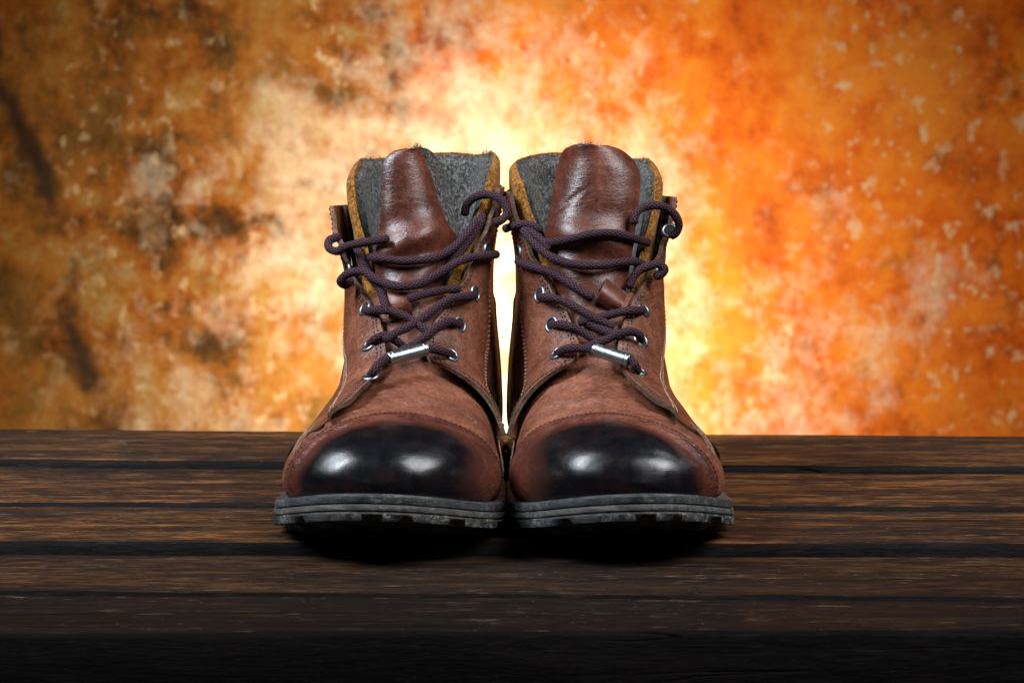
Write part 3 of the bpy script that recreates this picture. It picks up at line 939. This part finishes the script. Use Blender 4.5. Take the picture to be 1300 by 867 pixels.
    dcum = np.concatenate([[0], np.cumsum(np.hypot(np.diff(rows[:, 0]), 0.5 * np.diff(rows[:, 2] - rows[:, 1])))])
    tr = catmull(np.column_stack([dcum, rows]), np.linspace(0, dcum[-1], 90))
    a_ = np.linspace(-1, 1, 44)
    Pf = np.zeros((90, 44, 3)); Pb = np.zeros_like(Pf)
    cd_, sk = cfg['curl']
    for i in range(90):
        py, xl, xr, Yc = tr[i]
        q = i / 89
        for j, aa in enumerate(a_):
            px = (xl + xr) / 2 + aa * (xr - xl) / 2
            dome = (aa - sk * q) ** 2 * (0.55 + 0.45 * (aa - sk * q) ** 2)
            Y = Yc - 0.012 + (cd_ + 0.006 * q) * dome * min(1.0, ((xr - xl) / 92) ** 2 + 0.0)
            Y += 0.0020 * math.sin(py * 0.10 + aa * (2.5 if key == 'left' else -1.6)) * math.exp(-((py - 310) / 40) ** 2)
            Y += 0.0010 * math.exp(-((py - 262 + (px - 715) * 0.8) / 4.0) ** 2) * (key == 'right') * math.exp(-((px - 716) / 22) ** 2)
            Y += 0.0025 * sm(0.55, 0.72, q) * math.sin((q - 0.55) * 9) * (1 - aa * aa)
            dpy = 4 * aa * aa * (1 if q > 0.9 else 0) * (q - 0.9) * 10 * 0
            p = loc(at(px, py + dpy, Y))
            Pf[i, j] = p
    nrm = np.cross(np.gradient(Pf, axis=1), np.gradient(Pf, axis=0))
    nrm /= np.maximum(np.linalg.norm(nrm, axis=-1, keepdims=True), 1e-9)
    if nrm[45, 22, 1] < 0:
        nrm = -nrm
    nrm[-4:] = nrm[-5]; nrm[:2] = nrm[2]
    Pb = Pf + nrm * 0.0016
    me = shell('tongue', Pf, Pb, ['tongue', 'edge']); tongue = part('tongue', me)
    grow = 1.0 + 0.02
    Pm = Pf + nrm * 0.0018
    shiftx = 0.0048 if key == 'left' else -0.0010
    Pq = Pm.copy(); kx = sm(0.3, 0.95, np.linspace(0, 1, 90))[:, None]
    Pq[..., 0] += shiftx * kx * (0.6 + 0.4 * np.linspace(-1, 1, 44)[None, :] * (1 if key == 'left' else -1))
    Pq[..., 2] += 0.0006 * kx
    Pq[..., 1] += 0.0035 * kx
    me = shell('tongue_lining', Pq, Pq + nrm * 0.0045, ['felt']); part('tongue_lining', me)

    # loop of leather that keeps the lace on the tongue
    T4 = cfg['tab']
    tree = build_tree(col_objs, root, MW)
    g4 = []
    for i in range(18):
        rowp = []
        for j in range(16):
            u, v1 = j / 15, i / 17
            px = (T4[0][0] * (1 - u) + T4[1][0] * u) * (1 - v1) + (T4[3][0] * (1 - u) + T4[2][0] * u) * v1
            py = (T4[0][1] * (1 - u) + T4[1][1] * u) * (1 - v1) + (T4[3][1] * (1 - u) + T4[2][1] * u) * v1
            h = tree.ray_cast(CAM, ray(px, py))
            p = h[0] if h[0] else at(px, py, 0.07)
            p = p - ray(px, py) * (0.0016 + 0.0060 * math.sin(math.pi * (0.10 + 0.82 * v1)))
            rowp.append(loc(p))
        g4.append(rowp)
    G4 = np.array(g4)
    for _ in range(3):
        G4[1:-1, 1:-1] = (G4[:-2, 1:-1] + G4[2:, 1:-1] + G4[1:-1, :-2] + G4[1:-1, 2:]) / 4
    back = np.array(MI.to_3x3() @ Vector((0, 1, 0.18)))
    me = shell('lace_loop', G4, G4 + back * 0.002, ['tongue', 'edge']); part('lace_loop', me)

    # sole
    me, O, Nn, lift = sole_band('welt', [(-0.004, 0.0158), (0.0030, 0.0158), (0.0043, 0.0150), (0.0046, 0.0138), (0.0044, 0.0118), (0.0030, 0.0112)], ['welt'], jitter=0.0004)
    part('welt', me)
    me, *_ = sole_band('midsole', [(0.0010, 0.0113), (0.0045, 0.0110), (0.0050, 0.0100), (0.0050, 0.0084), (0.0044, 0.0078), (0.001, 0.0077)], ['mid'], jitter=0.0005)
    part('midsole', me)
    me, O, Nn, lift = sole_band('outsole', [(0.0010, 0.0078), (0.0046, 0.0075), (0.0052, 0.0066), (0.0051, 0.0034), (0.0044, 0.0028), (0.0015, 0.0026)], ['rubber'], jitter=0.0006, notch=True)
    outs = part('outsole', me)
    # lugs round the edge: wedge shaped blocks, one object each
    n = len(O); k = 0
    bmx = bmesh.new(); bmesh.ops.create_cube(bmx, size=1)
    bmesh.ops.bevel(bmx, geom=list(bmx.edges), offset=0.09, segments=1, affect='EDGES')
    for v1 in bmx.verts:
        if v1.co.z < 0: v1.co.x *= 0.86; v1.co.y *= 0.9
    lug = bpy.data.meshes.new('lug'); bmx.to_mesh(lug); bmx.free(); lug.materials.append(M['rubber'])
    while k < n:
        y = O[k][1]
        if not (0.055 < y < 0.115):
            o = bpy.data.objects.new('lug', lug); C.objects.link(o); o.parent = outs
            ln = 0.0110 if y > -0.05 else 0.0205
            p = O[k] - Nn[k] * 0.0085
            o.location = (p[0], p[1], 0.0020 + lift[k])
            o.rotation_euler = (0, 0, math.atan2(Nn[k][1], Nn[k][0]))
            o.scale = (0.0160, ln, 0.0040)
            k += 4 if y > -0.05 else 7
        else:
            k += 1
    # blocks in the middle of the forefoot, out of sight from the front but seen from below
    for y in (-0.05, -0.03, -0.01, 0.01, 0.03, 0.135, 0.155, 0.175):
        for x in (-0.018, 0.0, 0.018) if y < 0.1 else (-0.012, 0.012):
            o = bpy.data.objects.new('lug', lug); C.objects.link(o); o.parent = outs
            o.location = (x, y, 0.0022 + float(bz(y)) - 0.015); o.rotation_euler = (0, 0, 0.6 * (1 if x > 0 else -1)); o.scale = (0.010, 0.008, 0.0040)

    # eyelets
    tree = build_tree(col_objs, root, MW)
    for sg, lst in cfg['eyelets'].items():
        for (px, py, flag) in lst:
            h = None
            for dx in (0, 4, -4, 8, -8):
                h_ = tree.ray_cast(CAM, ray(px + dx, py))
                if h_[0] is not None and h_[0].y < 0.17:
                    h = h_; break
            if h is None:
                continue
            p = np.array(h[0]); nn = np.array(h[1])
            if nn.dot(np.array(ray(px, py))) > 0:
                nn = -nn
            # lean towards the side so that the ring sits flat on the flap
            acc = Acc(); acc2 = Acc()
            z_ = Vector(nn).normalized()
            x_ = z_.orthogonal().normalized(); y_ = z_.cross(x_)
            prof = [(0.0030, -0.0004), (0.0029, 0.0004), (0.0033, 0.0009), (0.0040, 0.0009), (0.0046, 0.0005), (0.0048, -0.0002)]
            V, Fc = [], []
            ns = 28
            for (r_, h_) in prof:
                for j in range(ns):
                    a0 = 2 * math.pi * j / ns
                    q = Vector(p) + x_ * (r_ * math.cos(a0)) + y_ * (r_ * math.sin(a0)) + z_ * h_
                    V.append(loc(q))
            for i in range(len(prof) - 1):
                for j in range(ns):
                    Fc.append((i * ns + j, i * ns + (j + 1) % ns, (i + 1) * ns + (j + 1) % ns, (i + 1) * ns + j))
            mi = [0] * len(Fc)
            V.append(loc(Vector(p) + z_ * 0.00035)); c0 = len(V) - 1
            base = len(V)
            for j in range(ns):
                a0 = 2 * math.pi * j / ns
                V.append(loc(Vector(p) + x_ * (0.00302 * math.cos(a0)) + y_ * (0.00302 * math.sin(a0)) + z_ * 0.0003))
            for j in range(ns):
                Fc.append((c0, base + j, base + (j + 1) % ns)); mi.append(1)
            me = mesh('eyelet', V, Fc, ['gunmetal', 'hole'], mi)
            link('eyelet', me, root)

    # laces
    LR = 0.00225
    acc = Acc()
    tree = build_tree(col_objs, root, MW)
    hit_cache = {}
    def dist(px, py):
        h = tree.ray_cast(CAM, ray(px, py))
        if h[0] is None or h[0].y > 0.135:
            return None
        return h[3]
    for pts, layer, ends in cfg['laces']:
        P = np.array(pts, float)
        dc = np.concatenate([[0], np.cumsum(np.hypot(*np.diff(P, axis=0).T))])
        n = max(8, int(dc[-1] / 2.0))
        Q = catmull(np.column_stack([dc, P]), np.linspace(0, dc[-1], n))
        D = []
        for px, py in Q:
            ds = [dist(px + a0, py + b0) for a0, b0 in ((0, 0), (4, 0), (-4, 0), (0, 4), (0, -4))]
            ds = [x for x in ds if x is not None]
            D.append(min(ds) if ds else np.nan)
        D = np.array(D)
        if np.isnan(D).all():
            continue
        idx = np.arange(n); ok = ~np.isnan(D)
        D = np.interp(idx, idx[ok], D[ok])
        D = D - LR - layer * 0.001
        # a taut cord: the lower hull of the depths, lightly sagging
        hull = D.copy()
        for i in range(n):
            for j in range(i + 2, n):
                lin = D[i] + (D[j] - D[i]) * (np.arange(i, j + 1) - i) / (j - i)
                hull[i:j + 1] = np.minimum(hull[i:j + 1], lin)
        D = hull * 0.8 + np.minimum(D, hull + 0.004) * 0.2
        for _ in range(6):
            D[1:-1] = (D[:-2] + 2 * D[1:-1] + D[2:]) / 4
        kdip = 5
        if ends[0] == 'i':
            for q_ in range(kdip): D[q_] += (LR + layer * 0.001 + 0.0045) * (1 - q_ / kdip) ** 1.5
        if ends[1] == 'i':
            for q_ in range(kdip): D[-1 - q_] += (LR + layer * 0.001 + 0.0045) * (1 - q_ / kdip) ** 1.5
        W3 = [loc(CAM + ray(px, py) * dd) for (px, py), dd in zip(Q, D)]
        W3 = np.array(W3)
        acc.add(*tube(W3, LR, 14))
        if layer == 1.0 and ends == 'ii':
            sleeve_pts = (Q, D)
    me = mesh('lace', acc.V, acc.F, ['lace'], uvs=acc.U)
    lace = link('lace', me, root, 'dark purple brown braided lace')
    # metal sleeve round the lowest run of the lace
    (x0, y0), (x1, y1) = cfg['sleeve']
    Q, D = sleeve_pts
    def dat(px):
        i = np.argmin(np.abs(Q[:, 0] - px)); return D[i]
    a0, a1 = loc(CAM + ray(x0, y0) * dat(x0)), loc(CAM + ray(x1, y1) * dat(x1))
    V, Fc = [], []
    ax = (a1 - a0); L_ = np.linalg.norm(ax); ax /= L_
    nx_ = np.cross(ax, [0, 0, 1.0]); nx_ /= np.linalg.norm(nx_); ny_ = np.cross(ax, nx_)
    prof = [(0, 0.0022), (0, 0.0030), (0.0004, 0.0034), (0.0022, 0.0034), (0.0024, 0.0032), (0.0026, 0.0034), (L_ - 0.0026, 0.0034), (L_ - 0.0024, 0.0032), (L_ - 0.0022, 0.0034), (L_ - 0.0004, 0.0034), (L_, 0.0030), (L_, 0.0022)]
    ns = 28
    for z_, r_ in prof:
        for j in range(ns):
            t = 2 * math.pi * j / ns
            V.append(a0 + ax * z_ + r_ * (nx_ * math.cos(t) + ny_ * math.sin(t)))
    for i in range(len(prof) - 1):
        for j in range(ns):
            Fc.append((i * ns + j, i * ns + (j + 1) % ns, (i + 1) * ns + (j + 1) % ns, (i + 1) * ns + j))
    me = mesh('metal_sleeve', V, Fc, ['steel']); fix_normals(me); sharp(me, 40)
    link('metal_sleeve', me, lace)

    # loose fibres on the felt edges
    fz = Acc()
    def fibres(line, count, L=0.0022):
        line = np.asarray(line)
        for _ in range(count):
            k_ = rng.uniform(0, len(line) - 1.001); i = int(k_); p = line[i] * (1 - k_ + i) + line[i + 1] * (k_ - i)
            p = p + rng.normal(0, 0.0011, 3)
            d_ = rng.normal(0, 1, 3) + np.array([0, -0.2, 0.9]); d_ /= np.linalg.norm(d_)
            s_2 = np.cross(d_, rng.normal(0, 1, 3)); s_2 /= np.linalg.norm(s_2)
            l_ = L * rng.uniform(0.3, 1.0); w_ = 0.00009
            mid = p + d_ * l_ * 0.6 + rng.normal(0, 0.0003, 3)
            fz.add([p - s_2 * w_, p + s_2 * w_, mid + s_2 * w_, mid - s_2 * w_, p + d_ * l_], [(0, 1, 2, 3), (3, 2, 4)])
    fibres(FUZZ_EDGE, 1500)
    for e in FUZZ_FRONT: fibres(e, 350)
    topl = (Pq + nrm * 0.002)
    fibres(topl[-1], 260); fibres(topl[45:, -1], 420); fibres(topl[45:, 0], 420)
    link('felt_fibres', mesh('felt_fibres', fz.V, fz.F, ['felt'], smooth=False), root, kind='stuff')
    return root

def build_tree(objs, root, MW):
    V, Fc = [], []
    for o in objs:
        me = o.data; b0 = len(V)
        V += [MW @ v.co for v in me.vertices]
        Fc += [tuple(i + b0 for i in p.vertices) for p in me.polygons]
    return BVHTree.FromPolygons(V, Fc)

for key, cfg in BOOTS.items():
    make_boot(key, cfg)
